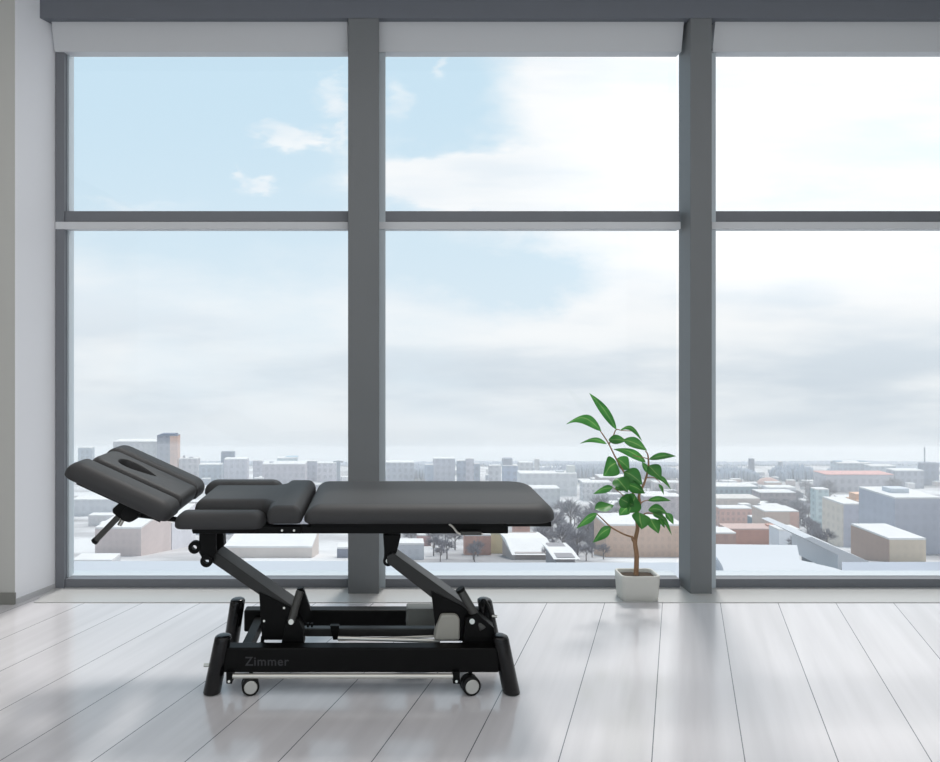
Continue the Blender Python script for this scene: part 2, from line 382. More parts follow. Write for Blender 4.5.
# links
lk = link('support_link', TB([P(300, 591, A0+.02), P(291, 622, A0-.03)], .0175, 16), GREYM, BED, bevel=.003)
link('link_plate', PR([(297, 589), (303, 588), (311, 611), (304, 626), (296, 626)], A0+.03, A0+.05), BLACK, lk)
link('pivot_bolt', TB([P(291, 622, A0-.07), P(291, 622, A0-.02)], .0115, 14), STEEL, lk)
lk = link('support_link', TB([P(461, 591, A0+.02), P(483, 629, A0-.03)], .0195, 16), GREYM, BED, bevel=.003)
link('link_cap', TB([P(459.6, 588.5, A0+.02), P(461, 591, A0+.02)], .021, 16), BLACK, lk)
link('pivot_bolt', TB([P(472+.1, 621.5, A0-.06), P(472, 621.5, A0-.012)], .0115, 14), STEEL, lk)
# pedestals on the near beam
def ztop(d): return .232
pd = link('pedestal', PR([(286, 622), (291, 618), (298, 619), (303, 630), (304, 645), (281, 645)], DN+.09, DN+.15), BLACK, BED, bevel=.003)
pd2 = link('pedestal', PR([(463, 640), (466, 618), (478, 614), (494, 628), (497, 645), (463, 645)], DN+.08, DN+.15), BLACK, BED, bevel=.003)
# base beams
for nm, y0 in (('near', DN+.02), ('far', 3.54)):
    zt_, zb_ = .2, .094
    bb = link('base_beam', BX(X(222, DN), X(500, DN), y0, y0+.065, zb_, zt_), BLACK, BED, bevel=.008, seg=3)
    if nm == 'near':
        cu = bpy.data.curves.new('lettering', 'FONT'); cu.body = 'Zimmer'; cu.size = .078; cu.extrude = .0006; cu.offset = .0009; cu.space_character = 1.1
        to = bpy.data.objects.new('tmp', cu); C.objects.link(to); bpy.context.view_layer.update()
        me = bpy.data.meshes.new_from_object(to.evaluated_get(bpy.context.evaluated_depsgraph_get())); bpy.data.objects.remove(to)
        w = max(v.co.x for v in me.vertices); s = (X(289, DN+.02)-X(245, DN+.02))/w
        me.transform(Matrix.Translation((X(245, DN+.02), DN+.0195, Z(665.5, DN+.02))) @ Matrix.Rotation(math.pi/2, 4, 'X') @ Matrix.Diagonal((s, s, 1, 1)))
        me.materials.clear(); me.materials.append(mat('dark_grey_lettering', (46, 46, 49), .5)); me.name = 'lettering'
        t = bpy.data.objects.new('lettering', me); C.objects.link(t); adopt(t, bb); t['label'] = 'dark grey lettering on the black beam'
# feet: slanted capped posts
def foot(xt, xb_, y, ztp=.25):
    bm = bmesh.new(); prof = [(0, .030), (.008, .036), (.02, .0375), (.94, .0365), (.975, .034), (.995, .026), (1.0, .012)]
    p0, p1 = Vector((xb_, y, 0)), Vector((xt, y, ztp)); n = 24; rings = []
    for t, r in prof:
        c = p0.lerp(p1, t)
        rings.append([bm.verts.new((c.x+r*math.cos(2*math.pi*k/n), c.y+r*1.05*math.sin(2*math.pi*k/n), c.z)) for k in range(n)])
    for A, B in zip(rings, rings[1:]):
        for k in range(n): bm.faces.new((A[k], A[(k+1) % n], B[(k+1) % n], B[k]))
    bm.faces.new(rings[0]); bm.faces.new(rings[-1])
    o = link('foot', bm, BLACKG, BED, True)
    return o
f1 = foot(X(221.5, DN), X(209.5, DN), DN+.04); foot(X(214, DN), X(205, DN), 3.57)
f2 = foot(X(501, DN), X(513, DN), DN+.04); foot(X(499, DN), X(511, DN), 3.57)
link('foot_bolt', TB([P(204, 665, DN+.04), P(212, 665, DN+.04)], .008, 10), STEEL, f1)
# foot bar and brackets
rod = link('foot_bar', TB([P(231, 676, DN+.015), P(456, 676, DN+.015)], .011, 14), STEEL, BED)
for q, w in (((226, 232), 0), ((453, 460), 1)):
    link('bar_bracket', BX(X(q[0], DN), X(q[1], DN), DN+.0, DN+.06, Z(684, DN), Z(672, DN)), BLACK, rod, bevel=.003)
    link('bracket_bolt', TB([P((q[0]+q[1])/2, 681.5, DN-.006), P((q[0]+q[1])/2, 681.5, DN+.004)], .0055, 10), STEEL, rod)
# castors
def castor(cx, y, r, z=None):
    x = X(cx, y); z = r+.001
    ax = Vector((.25, -1, 0)).normalized()
    cs = bmesh.new(); c = Vector((x, y, z))
    tube(cs, [c-ax*.016, c-ax*.013, c+ax*.013, c+ax*.016], [r-.004, r, r, r-.004], 28)
    o = link('castor', cs, RUBBER, BED, True)
    cs = bmesh.new(); tube(cs, [c+ax*.0161, c+ax*.020], [r*.76, r*.68], 24); link('hub', cs, HUB, o)
    cs = bmesh.new(); tube(cs, [c-ax*.036, c-ax*.033, c-ax*.019], [r-.004, r, r], 28); link('twin_wheel', cs, RUBBER, o, True)
    link('fork', TB([c-ax*.018, Vector((x, y+.02, .105))], .009), BLACK, o)
castor(250.5, DN+.02, .037); castor(471, DN+.02, .040); castor(262, 3.44, .037); castor(466, 3.44, .037)
# inner rail, actuator and boxes
link('inner_rail', BX(X(282, 3.28), X(462, 3.28), 3.26, 3.30, Z(635, 3.28), Z(627, 3.28)), MATS['satin_grey_black'], BED, bevel=.004)
link('rail_bracket', PR([(330, 626), (339, 626), (338, 640), (333, 640)], 3.235, 3.262), BLACK, BED, bevel=.002)
for px in (308, 312): link('frame_bolt', TB([P(px, 623, 3.27), P(px, 627, 3.27)], .005, 8), BLACK, BED)
link('actuator_tube', TB([P(338, 638, 3.2), P(440, 641, 3.2)], .009), STEEL, BED)
link('actuator_tube', TB([P(338, 640, 3.26), P(440, 636, 3.26)], .006), STEEL, BED)
link('control_box', PR([(407, 609), (434, 609), (435, 627), (406, 627)], 3.40, 3.48), BOXP, BED, bevel=.006)
link('motor_housing', PR([(441, 615), (456, 615), (460, 619), (460, 641), (434, 641), (436, 628)], 3.17, 3.24), PLAST, BED, bevel=.012, seg=3)
# cross tubes joining the two base beams
for px in (250, 470): link('cross_tube', BX(X(px, 3.3)-.02, X(px, 3.3)+.02, DN+.07, 3.55, .12, .17), BLACK, BED)
# cable bundle
bm = bmesh.new(); rnd = random.Random(3)
for k in range(6):
    pts = []
    for j in range(9):
        a = j/8*2*math.pi*(.9+.05*k)
        pts.append(P(487+(5+rnd.uniform(-2, 2))*math.cos(a)+rnd.uniform(-1, 1), 618+(16+rnd.uniform(-3, 3))*math.sin(a+.6), 3.26+rnd.uniform(-.025, .025)))
    tube(bm, catmull(pts, 5), .0065, 7)
link('cable_bundle', bm, RUBBER, BED, True)
link('cable_plug', TB([P(492, 616, 3.23), P(497, 616.5, 3.23)], .006, 8), STEEL, BED)
# ---------------------------------------------------------------- potted plant
PD = 4.18
PL = thing('potted_plant', 'leafy green plant in a square off-white pot on the floor by the window', 'plant', (X(638, PD+.09), PD+.09, 0))
def potmesh():
    bm = bmesh.new(); cx, cy = X(640.8, PD+.04), PD+.105
    def rr(hx, hy, z, r=.03):
        return [bm.verts.new((cx+x, cy+y, z)) for x, y in rounded([(-hx, -hy), (hx, -hy), (hx, hy), (-hx, hy)], r, 6)]
    hw = 19.8*PD/F; zt_ = .154
    prof = [(hw*.90, .064, .0), (hw*.93, .07, .006), (hw*.955, .074, .05), (hw*.985, .078, .11), (hw, .08, zt_-.004), (hw-.004, .077, zt_), (hw-.012, .069, zt_-.002), (hw-.014, .067, zt_-.03), (hw-.016, .064, .03)]
    rings = [rr(*p) for p in prof]
    for A, B in zip(rings, rings[1:]):
        for k in range(len(A)): bm.faces.new((A[k], A[(k+1) % len(A)], B[(k+1) % len(A)], B[k]))
    bm.faces.new(rings[0]); bm.faces.new(rings[-1]); return bm, cx, cy, hw
bm, pcx, pcy, hw = potmesh(); PR_ = Matrix.Rotation(0, 3, 'Z')
bmesh.ops.rotate(bm, verts=bm.verts, cent=(pcx, pcy, 0), matrix=PR_); link('pot', bm, CERAMIC, PL, True)
bm = bmesh.new(); o = rounded([(pcx-hw+.0155, pcy-.066), (pcx+hw-.0155, pcy-.066), (pcx+hw-.0155, pcy+.066), (pcx-hw+.0155, pcy+.066)], .022, 5)
vs = [bm.verts.new((x, y, .132)) for x, y in o]; c = bm.verts.new((pcx, pcy, .139))
for k in range(len(vs)): bm.faces.new((vs[k], vs[(k+1) % len(vs)], c))
bmesh.ops.rotate(bm, verts=bm.verts, cent=(pcx, pcy, 0), matrix=PR_); link('soil', bm, SOIL, PL, True)
def Q(u, v, dz=0): return P(550+u/3.175, 380+v/3.175, 4.285+dz)
bm = bmesh.new()
def stemline(pts, r0, r1):
    c = catmull(pts, 5); tube(bm, c, [r0, r1], 8)
stemline([Q(272, 640), Q(275, 560), Q(270, 515), Q(278, 470, .01), Q(275, 432, 0), Q(285, 395, -.02), Q(283, 365, -.03), Q(300, 325, -.02), Q(312, 280, 0), Q(311, 240, .01), Q(303, 225, .01)], .0155, .0035)
stemline([Q(275, 432), Q(268, 395, .02), Q(258, 330, .03), Q(235, 293, .03), Q(210, 250, .02), Q(185, 200, 0), Q(160, 162, -.01)], .008, .0032)
stemline([Q(187, 204), Q(200, 180, .01), Q(210, 158, .01), Q(228, 160, .01), Q(258, 162, .0)], .0045, .002)
stemline([Q(270, 517), Q(262, 500, -.01), Q(235, 490, -.04), Q(195, 468, -.08), Q(165, 440, -.09), Q(148, 424, -.1)], .007, .003)
stemline([Q(285, 395, -.02), Q(297, 385, .01), Q(318, 380, .04)], .005, .002)
stemline([Q(262, 420, .01), Q(235, 370, -.03), Q(200, 342, -.06)], .004, .002)
stemline([Q(278, 460), Q(300, 425, -.05), Q(330, 425, -.08), Q(355, 432, -.1)], .005, .0022)
stemline([Q(305, 310, -.01), Q(330, 310, -.03), Q(350, 325, -.03)], .0035, .0018)
stemline([Q(311, 250), Q(290, 245, -.02), Q(262, 240, -.03)], .003, .0018)
stemline([Q(267, 517), Q(260, 505, .02), Q(262, 495, .03)], .006, .004)
link('stem', bm, STEM, PL, True)
bm = bmesh.new(); uvl = bm.loops.layers.uv.new('UVMap')
def leaf(p0, p1, w, arch=.0, dz0=0, dz1=0, side=None, roll=0.0, fold=.28):
    """blade from base p0 to tip p1 (zoomed plant units); arch lifts the middle; roll turns it about its own axis"""
    a, b = Q(*p0, dz0), Q(*p1, dz1); n = 12; ln = (b-a).length
    t = (b-a).normalized(); view = Vector((0, -1, 0)); s = t.cross(view).normalized(); nn = s.cross(t).normalized()
    s, nn = s*math.cos(roll)+nn*math.sin(roll), nn*math.cos(roll)-s*math.sin(roll)
    W = w/3.175*4.285/F/2; rows = []
    for i in range(n+1):
        u = i/n; prof = (math.sin(math.pi*min(1, u**.85))**.8)*(1-.35*u**5)
        if i == 0: prof = .05
        if i == n: prof = .01
        c = a.lerp(b, u)+Vector((0, 0, 1))*(arch/3.175*4.285/F)*math.sin(math.pi*u)
        row = []
        for k, e in enumerate((-1, -.5, 0, .5, 1)):
            wv = W*.06*math.sin(u*9+e*2)
            row.append((bm.verts.new(c+s*W*prof*e+nn*(abs(e)*fold*W*prof+wv)), abs(e)))
        rows.append(row)
    for A, B in zip(rows, rows[1:]):
        for k in range(4):
            f = bm.faces.new((A[k][0], A[k+1][0], B[k+1][0], B[k][0]))
            for l, e in zip(f.loops, (A[k][1], A[k+1][1], B[k+1][1], B[k][1])): l[uvl].uv = (e, 0)
LV = [((211, 158), (125, 42), 26, 10, .01, -.04, .4), ((162, 162), (53, 140), 34, 30, -.01, -.08, .5), ((180, 203), (96, 202), 18, 14, 0, -.05, .5),
      ((222, 160), (294, 197), 17, 26, .01, -.03, -.6), ((186, 190), (242, 193), 28, 2, 0, -.05, .3), ((233, 190), (308, 224), 32, 6, 0, -.04, .2),
      ((303, 262), (202, 220), 28, 14, .01, -.06, .5), ((314, 252), (400, 242), 20, 6, 0, -.03, .35), ((211, 262), (170, 305), 62, 8, .02, -.05, .1),
      ((213, 250), (252, 284), 42, 4, .02, .08, .2), ((312, 272), (353, 314), 46, 2, 0, -.05, .3), ((332, 310), (383, 346), 16, 12, -.02, -.06, .4),
      ((345, 330), (361, 364), 13, 3, -.03, -.06, .5), ((236, 291), (293, 332), 48, 6, .02, -.03, .1), ((210, 312), (247, 356), 52, 4, .02, -.07, .2),
      ((243, 330), (302, 360), 36, 4, .02, -.07, -.2), ((200, 342), (138, 362), 26, 6, -.06, -.12, .4), ((271, 366), (248, 422), 58, 0, -.02, -.10, .2),
      ((222, 376), (268, 400), 46, 0, -.02, -.09, .2), ((250, 398), (220, 430), 34, 0, .03, .06, .1), ((310, 383), (384, 384), 17, 6, .03, .05, .4),
      ((150, 424), (84, 471), 26, 5, -.1, -.16, .3), ((143, 412), (202, 398), 40, 0, -.1, -.06, 1.0), ((193, 468), (137, 516), 34, 6, -.08, -.14, .2),
      ((282, 420), (292, 474), 56, 0, -.04, -.12, .1), ((312, 412), (372, 424), 28, 8, -.05, -.1, .3), ((316, 440), (345, 487), 38, 2, -.05, -.12, .2),
      ((338, 428), (386, 492), 17, 14, -.08, -.14, .4), ((368, 422), (392, 458), 20, 3, -.09, -.12, .1), ((326, 424), (368, 448), 22, 4, -.08, -.13, .5),
      ((345, 438), (364, 470), 16, 2, -.08, -.11, .3), ((292, 262), (317, 300), 18, 0, .02, .08, .2), ((322, 405), (352, 432), 22, 3, -.02, .04, .4),
      ((250, 240), (300, 268), 12, 8, .02, .06, .8), ((205, 345), (235, 352), 16, 4, -.05, -.02, .5)]
for l in LV: leaf(l[0], l[1], l[2]*1.08, l[3], l[4], l[5], roll=l[6])
link('foliage', bm, LEAF, PL, True)

exec_city = True
# ---------------------------------------------------------------- the city outside
TAB = [(12, 645), (22, 612), (45, 580), (80, 560), (110, 545), (160, 528), (230, 510), (300, 497), (400, 482), (520, 472), (640, 465.5), (760, 463.2)]
def ypx(D):
    for (a, ya), (b, yb) in zip(TAB, TAB[1:]):
        if D <= b: return ya+(yb-ya)*(math.log(D/a)/math.log(b/a)) if D > a else ya
    return TAB[-1][1]
def gz(D): return H-(ypx(D)-VY)/F*D
def Dof(y):
    lo, hi = 12, 760
    for _ in range(40):
        m = (lo+hi)/2
        if ypx(m) > y: lo = m
        else: hi = m
    return (lo+hi)/2
def snowground():
    m = bpy.data.materials.new('snowy_city_ground'); m.use_nodes = True
    nt = m.node_tree; N = nt.nodes; L = nt.links; b = N['Principled BSDF']
    tc = N.new('ShaderNodeTexCoord'); mp = N.new('ShaderNodeMapping'); mp.inputs['Scale'].default_value = (.05, .035, .05)
    L.new(tc.outputs['Object'], mp.inputs['Vector'])
    n1 = N.new('ShaderNodeTexNoise'); n1.inputs['Scale'].default_value = 1; n1.inputs['Detail'].default_value = 8; L.new(mp.outputs[0], n1.inputs['Vector'])
    r = N.new('ShaderNodeValToRGB'); e = r.color_ramp.elements
    e[0].position = .38; e[0].color = lin((146, 144, 146)); e[1].position = .62; e[1].color = lin((208, 207, 208))
    k = r.color_ramp.elements.new(.5); k.color = lin((180, 178, 180))
    L.new(n1.outputs['Fac'], r.inputs[0]); L.new(r.outputs[0], b.inputs['Base Color']); b.inputs['Roughness'].default_value = .9
    b.inputs['Specular IOR Level'].default_value = .1
    return m
bm = bmesh.new(); Ds = [14+(760-14)*(i/60)**1.7 for i in range(61)]; rows = []
for D in Ds: rows.append([bm.verts.new((D*(-1.3+2.9*k/40), D, gz(D)+(random.uniform(-.6, .6) if D > 200 else 0))) for k in range(41)])
for A, B in zip(rows, rows[1:]):
    for k in range(40): bm.faces.new((A[k], A[k+1], B[k+1], B[k]))
struct(link('ground', bm, snowground()))
SNOW = mat('roof_snow', (216, 214, 214), .8, var=.10, scale=.5, spec=.1)
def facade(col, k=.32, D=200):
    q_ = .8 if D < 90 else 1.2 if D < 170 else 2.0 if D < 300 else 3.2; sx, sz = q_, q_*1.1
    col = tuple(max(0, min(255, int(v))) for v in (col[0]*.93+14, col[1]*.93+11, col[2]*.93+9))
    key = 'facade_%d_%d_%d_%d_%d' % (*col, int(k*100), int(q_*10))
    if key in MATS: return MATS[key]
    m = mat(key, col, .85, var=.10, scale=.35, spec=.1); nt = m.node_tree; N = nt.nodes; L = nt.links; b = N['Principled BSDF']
    src = b.inputs['Base Color'].links[0].from_socket
    tc = N.new('ShaderNodeTexCoord'); s = N.new('ShaderNodeSeparateXYZ'); L.new(tc.outputs['Object'], s.inputs[0])
    def M(op, a, b_=None):
        n = N.new('ShaderNodeMath'); n.operation = op
        for i, v in enumerate((a, b_)):
            if v is None: continue
            if isinstance(v, (int, float)): n.inputs[i].default_value = v
            else: L.new(v, n.inputs[i])
        return n.outputs[0]
    h = M('ADD', s.outputs['X'], s.outputs['Y'])
    fx = M('GREATER_THAN', M('FRACT', M('DIVIDE', h, sx)), .5); fz = M('GREATER_THAN', M('FRACT', M('DIVIDE', s.outputs['Z'], sz)), .45)
    w = M('MULTIPLY', M('MULTIPLY', fx, fz), k)
    mx = N.new('ShaderNodeMix'); mx.data_type = 'RGBA'; L.new(w, mx.inputs['Factor']); L.new(src, mx.inputs['A']); mx.inputs['B'].default_value = lin((70, 80, 98))
    L.new(mx.outputs['Result'], b.inputs['Base Color']); return m
FOOT = []
def clash(x0, x1, y0, y1, m=.3): return any(x0 < b+m and x1 > a-m and y0 < d+m and y1 > c-m for a, b, c, d in FOOT)
def building(x0, x1, yt, yb, col, label, depth=None, roof=SNOW, D=None, group=None, name='building', side=None, k=.32, over=.0, extra=None, nowin=False, left=None):
    D = D or Dof(yb); w = (x1-x0)/F*D; depth = depth or max(min(w*.45, 14/max(60, abs(x0-390))*D), 2)
    xa, xb2, z1 = X(x0, D), X(x1, D), Z(yt, D); z0 = min(gz(D), gz(D+depth))-1
    if group and clash(xa, xb2, D, D+depth, 1): return None
    for q in range(14):
        if not clash(xa, xb2, D, D+depth, .05): break
        D *= 1.012; xa, xb2, z1 = X(x0, D), X(x1, D), Z(yt, D); z0 = min(gz(D), gz(D+depth))-1
    FOOT.append((xa, xb2, D, D+depth))
    t = thing(name, label, 'building', ((xa+xb2)/2, D+depth/2, z0), group)
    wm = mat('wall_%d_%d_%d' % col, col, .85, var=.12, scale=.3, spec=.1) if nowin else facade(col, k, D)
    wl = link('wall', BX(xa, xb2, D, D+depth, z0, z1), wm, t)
    if side:   # a differently coloured end wall on the right
        link('end_wall', BX(xb2-(side[1]/F*D), xb2+.02, D-.05, D+depth, z0, z1+.02), facade(side[0], .12, D), t)
    if left: link('side_wall', BX(xa-.04, xa+.05, D-.02, D+depth, z0, z1+.01), facade(left[0], left[1], D), t)
    th = max(.2, .0009*D)
    link('roof', BX(xa-over, xb2+over, D-over, D+depth+over, z1, z1+th), roof, t)
    if extra:
        for q in extra: 
            D2 = D+depth*.4
            link(q[4] if len(q) > 4 else 'roof_block', BX(X(q[0], D), X(q[1], D), D2, D2+max(.5, (q[1]-q[0])/F*D*.7), z1, Z(q[2], D)), mat('block_%d_%d_%d' % q[3], q[3], .85, spec=.1), t)
    return t
# --- far skyline seen through the first window
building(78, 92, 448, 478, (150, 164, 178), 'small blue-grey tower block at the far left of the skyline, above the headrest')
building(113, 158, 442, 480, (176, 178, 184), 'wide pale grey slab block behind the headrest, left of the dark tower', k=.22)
building(157, 177.5, 436, 481, (128, 134, 150), 'tall dark tower with an orange end wall above the headrest', side=((198, 164, 150), 7.5), roof=mat('dark_roof', (110, 118, 135), .9), extra=[(159, 174, 434.5, (120, 128, 145))])  # tower's dark tones lightened in the colour for haze
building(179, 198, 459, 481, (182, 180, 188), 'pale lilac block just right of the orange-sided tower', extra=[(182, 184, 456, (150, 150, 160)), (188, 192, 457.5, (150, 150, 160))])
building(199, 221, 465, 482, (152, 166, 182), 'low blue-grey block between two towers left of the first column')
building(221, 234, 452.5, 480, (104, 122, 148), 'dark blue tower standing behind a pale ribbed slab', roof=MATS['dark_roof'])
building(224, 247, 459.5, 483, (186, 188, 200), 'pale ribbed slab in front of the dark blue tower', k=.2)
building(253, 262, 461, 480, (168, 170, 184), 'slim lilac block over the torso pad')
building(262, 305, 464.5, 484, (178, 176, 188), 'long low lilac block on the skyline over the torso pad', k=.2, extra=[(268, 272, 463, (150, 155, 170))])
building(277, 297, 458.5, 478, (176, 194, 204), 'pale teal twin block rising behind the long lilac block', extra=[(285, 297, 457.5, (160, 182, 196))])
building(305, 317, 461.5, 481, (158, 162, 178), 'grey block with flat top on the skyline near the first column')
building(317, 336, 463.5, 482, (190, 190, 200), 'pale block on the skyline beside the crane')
t = thing('tower_crane', 'thin tower crane on the skyline just left of the first column', 'crane', (X(338.5, 330), 330, gz(330)))
link('mast', BX(X(336.5, 330), X(340, 330), 330, 331.6, gz(330), Z(461, 330)), mat('crane_grey', (130, 138, 150), .7), t)
link('jib', BX(X(333, 330), X(343, 330), 330.2, 331.2, Z(462.5, 330), Z(461.3, 330)), MATS['crane_grey'], t)
# --- skyline through the second window
building(386, 414, 463, 482, (164, 172, 186), 'low blue-grey block at the left edge of the middle window')
building(425, 433.5, 465, 484, (140, 156, 178), 'small blue tower left of the slanted lilac block')
bslant = building(433.5, 455, 459, 484, (176, 180, 194), 'lilac block with a slanted roofline over the leg pad', k=.2)
building(457, 466.5, 461, 484, (140, 154, 176), 'blue-grey tower between the lilac block and a round tower')
building(466, 474, 459, 485, (172, 174, 188), 'slim pale tower with rounded top over the leg pad')
building(474, 480, 464, 484, (134, 150, 172), 'narrow blue slab beside the slim pale tower')
building(489, 501, 466, 483, (184, 188, 196), 'small pale block between the towers over the leg pad')
building(503, 518, 466, 486, (140, 158, 184), 'blue tower carrying a domed grey top', extra=[(503.5, 513, 459, (146, 150, 162))])
building(519, 533, 463, 480, (188, 192, 198), 'pale low block behind the white hall')
building(535, 539.5, 459.5, 482, (186, 188, 192), 'thin pale stair tower above the white hall')
# --- middle ground of the second window
building(520, 577, 474, 496, (206, 210, 216), 'white hall with a taller stair tower left of the plant', k=.12, depth=7, extra=[(569, 577, 467, (210, 210, 208), 'stair_tower'), (558, 566, 472, (190, 194, 200))])
building(521, 560, 489, 508, (190, 194, 200), 'snowy flat-roofed shed in front of the white hall', k=.15)
building(600, 640, 478, 492, (168, 160, 162), 'long brownish terrace behind the plant', k=.2)
building(655, 680, 483, 497, (190, 186, 188), 'pale terrace between the plant and the second column')
building(644, 682, 497, 520, (186, 180, 184), 'broad grey block right of the plant stem', k=.2)
building(583, 612, 483, 500, (196, 198, 204), 'pale flat block behind the plant leaves')
building(606, 684, 526, 557, (206, 182, 168), 'tan brick building directly behind the plant stem', depth=5, k=.08)
building(596, 625, 517, 534, (176, 170, 172), 'grey snow-roofed house left of the plant stem')
building(514, 530, 525, 540, (190, 150, 140), 'small red brick house under the end of the leg pad', k=.1)
building(465, 491, 536, 555, (190, 152, 142), 'red brick house seen below the leg pad rail', k=.1)
building(489, 503, 535, 554, (214, 206, 172), 'pale yellow house seen below the leg pad rail', k=.05, roof=mat('yellow_roof', (200, 195, 170), .9))
building(502, 517, 538, 554, (150, 140, 142), 'brown-grey house right of the pale yellow house', k=.1)
building(417, 431, 536, 546, (176, 146, 146), 'small brick house between the arm and the rail', k=.1)
building(398, 424, 545, 560, (196, 200, 208), 'pale low shed just right of the first column', k=.1)
# snow mound roof
def nofoot(*a): pass
def gable(x0, x1, yr, ye, yb, col, label, depth, roof=SNOW, D=None, name='house'):
    D = D or Dof(yb); xa, xb2 = X(x0, D), X(x1, D); z0 = gz(D)-2; ze, zr = Z(ye, D), Z(yr, D+depth*.5)
    FOOT.append((xa-.5, xb2+.5, D-.6, D+depth+.6))
    t = thing(name, label, 'building', ((xa+xb2)/2, D+depth/2, z0))
    link('wall', BX(xa, xb2, D, D+depth, z0, ze), facade(col, k=.1), t)
    bm = bmesh.new(); o = .4; pr = [(D-o, ze-.1), (D+depth/2, zr), (D+depth+o, ze-.1)]
    A = [bm.verts.new((xa-o, y, z)) for y, z in pr]; B = [bm.verts.new((xb2+o, y, z)) for y, z in pr]
    bm.faces.new(A); bm.faces.new(B)
    for i in range(3): bm.faces.new((A[i], A[(i+1) % 3], B[(i+1) % 3], B[i]))
    link('roof', bm, roof, t); return t
gable(515, 552, 538, 553, 560, (170, 165, 165), 'house under a broad snowy roof below the end of the leg pad', 9)
gable(557, 575, 549, 557, 565, (150, 150, 155), 'little snow-roofed house left of the plant pot', 5)
# --- left window lower ground
building(95, 141, 529, 556, (206, 196, 196), 'pale pinkish block behind the headrest lever', k=.06, depth=12)
building(140, 172, 524, 556, (214, 218, 226), 'white cubic block below the headrest', k=.06, depth=12)
building(170, 186, 526, 548, (196, 182, 178), 'narrow tan block left of the hanging bracket', k=.05)
building(72, 118, 500, 516, (196, 200, 208), 'snowy flat hall under the raised headrest edge', k=.1)
building(224, 312, 548, 558, (208, 202, 198), 'long low beige wall-like building under the torso pad', k=.03, depth=8)
building(252, 262, 537, 549, (218, 222, 228), 'small white block right under the top frame', k=.03)
building(337, 349, 549, 558, (140, 146, 160), 'dark grey shed touching the first column', k=.1)
building(72, 112, 562, 568, (206, 210, 216), 'low snow-covered shed at the lower left of the window', k=.03)
# --- third window
building(826, 894, 475, 492, (176, 176, 186), 'long building with a red roof band at the right of the skyline', roof=mat('faded_red_roof', (206, 156, 150), .9), k=.3, depth=10)
bpy.data.objects['building'].name = 'building'
building(839, 871, 463.5, 480, (160, 176, 190), 'pale blue block rising behind the red-roofed building', extra=[(839, 846, 462, (150, 168, 184)), (864, 871, 462, (150, 168, 184))])
building(871, 896, 466.5, 481, (168, 180, 192), 'low pale blue block behind the right end of the red roof')
building(895, 924, 471, 489, (158, 164, 178), 'grey-blue office row right of the red-roofed building')
b_ = building(923, 939, 464, 486, (118, 132, 154), 'dark blue block with a thin antenna at the right edge', roof=MATS['dark_roof'], extra=[(926.7, 927.5, 448, (150, 155, 165), 'antenna')])
building(750, 754.5, 459.5, 480, (120, 128, 148), 'slim dark chimney-like tower near the second column', roof=MATS['dark_roof'])
building(779.5, 782.5, 462, 480, (150, 158, 172), 'slender pale spire tower on the right skyline')
building(713, 758, 487, 500, (134, 154, 166), 'long blue-green glass block next to the second column', k=.5)
building(760, 796, 493, 507, (160, 154, 160), 'grey-brown row below the white arcade', k=.3)
d_ = building(768, 796, 488, 496, (206, 208, 216), 'white arcaded hall in front of a brown dome', k=.5)
DD = Dof(487.5)+8; FOOT.append((X(765, DD), X(789, DD), DD-3, DD+22)); t = thing('domed_hall', 'wide brown domed hall behind the white arcade', 'building', (X(777, DD), DD, gz(DD)))
bm = bmesh.new(); tube(bm, [Vector((X(777, DD), DD+8, gz(DD))), Vector((X(777, DD), DD+8, Z(488, DD)))], X(788, DD)-X(777, DD), 24); link('drum', bm, facade((180, 165, 165)), t)
bm = bmesh.new(); R_ = X(788.5, DD)-X(777, DD); hh = Z(480.5, DD)-Z(488, DD)
rg = []
for j in range(7):
    a = j/6*math.pi/2*.98; rg.append([bm.verts.new((X(777, DD)+R_*math.cos(a)*math.cos(k/24*2*math.pi), DD+8+R_*math.cos(a)*math.sin(k/24*2*math.pi), Z(488, DD)+hh*math.sin(a))) for k in range(24)])
for A, B in zip(rg, rg[1:]):
    for k in range(24): bm.faces.new((A[k], A[(k+1) % 24], B[(k+1) % 24], B[k]))
bm.faces.new(rg[-1]); link('dome', bm, mat('brown_dome', (184, 148, 138), .9), t, True)
building(713, 760, 499, 512, (200, 190, 184), 'beige block with plain roof near the second column', k=.12, roof=mat('beige_roof', (205, 200, 196), .9))
building(741, 751, 505, 516, (226, 228, 232), 'tiny white house in front of the beige block', k=0.02)
building(720, 752, 509, 526, (198, 164, 156), 'pinkish brick terrace left of the tan building', k=.25)
building(765, 799, 512, 534, (202, 184, 176), 'tan flat building with a brick end wall', side=((204, 172, 162), 9), k=.06, depth=5)
building(752, 766, 518, 530, (120, 136, 148), 'small dark teal shed left of the tan building', k=.2)
building(728, 792, 530, 548, (196, 154, 142), 'long red brick building above the big snowy roof', k=.06, depth=3, roof=mat('brick_coping', (192, 168, 162), .9), extra=[(772, 780, 527, (196, 156, 144))])
building(713, 736, 534, 548, (186, 158, 150), 'darker brick annex at the foot of the second column', k=.1, D=Dof(549.5)-3.5, depth=3)
building(779, 801, 531, 552, (222, 226, 234), 'white rendered house at the right end of the brick building', k=.03, depth=2.5)
building(816, 829, 490, 532, (188, 204, 208), 'pale green slab at the left of the white cluster', k=.25)
building(843, 863, 505, 547, (188, 192, 204), 'blue-grey rendered block with a cream side wall', k=.08, depth=5, left=((222, 214, 206), .1))
building(861, 880, 503, 540, (200, 190, 184), 'tan block with an orange upper storey', k=.12, depth=4, roof=mat('orange_roof', (222, 190, 170), .9), extra=[(862, 878, 496, (222, 188, 168))])
building(840, 862, 498, 516, (232, 230, 226), 'white penthouse block behind the blue-grey block', k=.06)
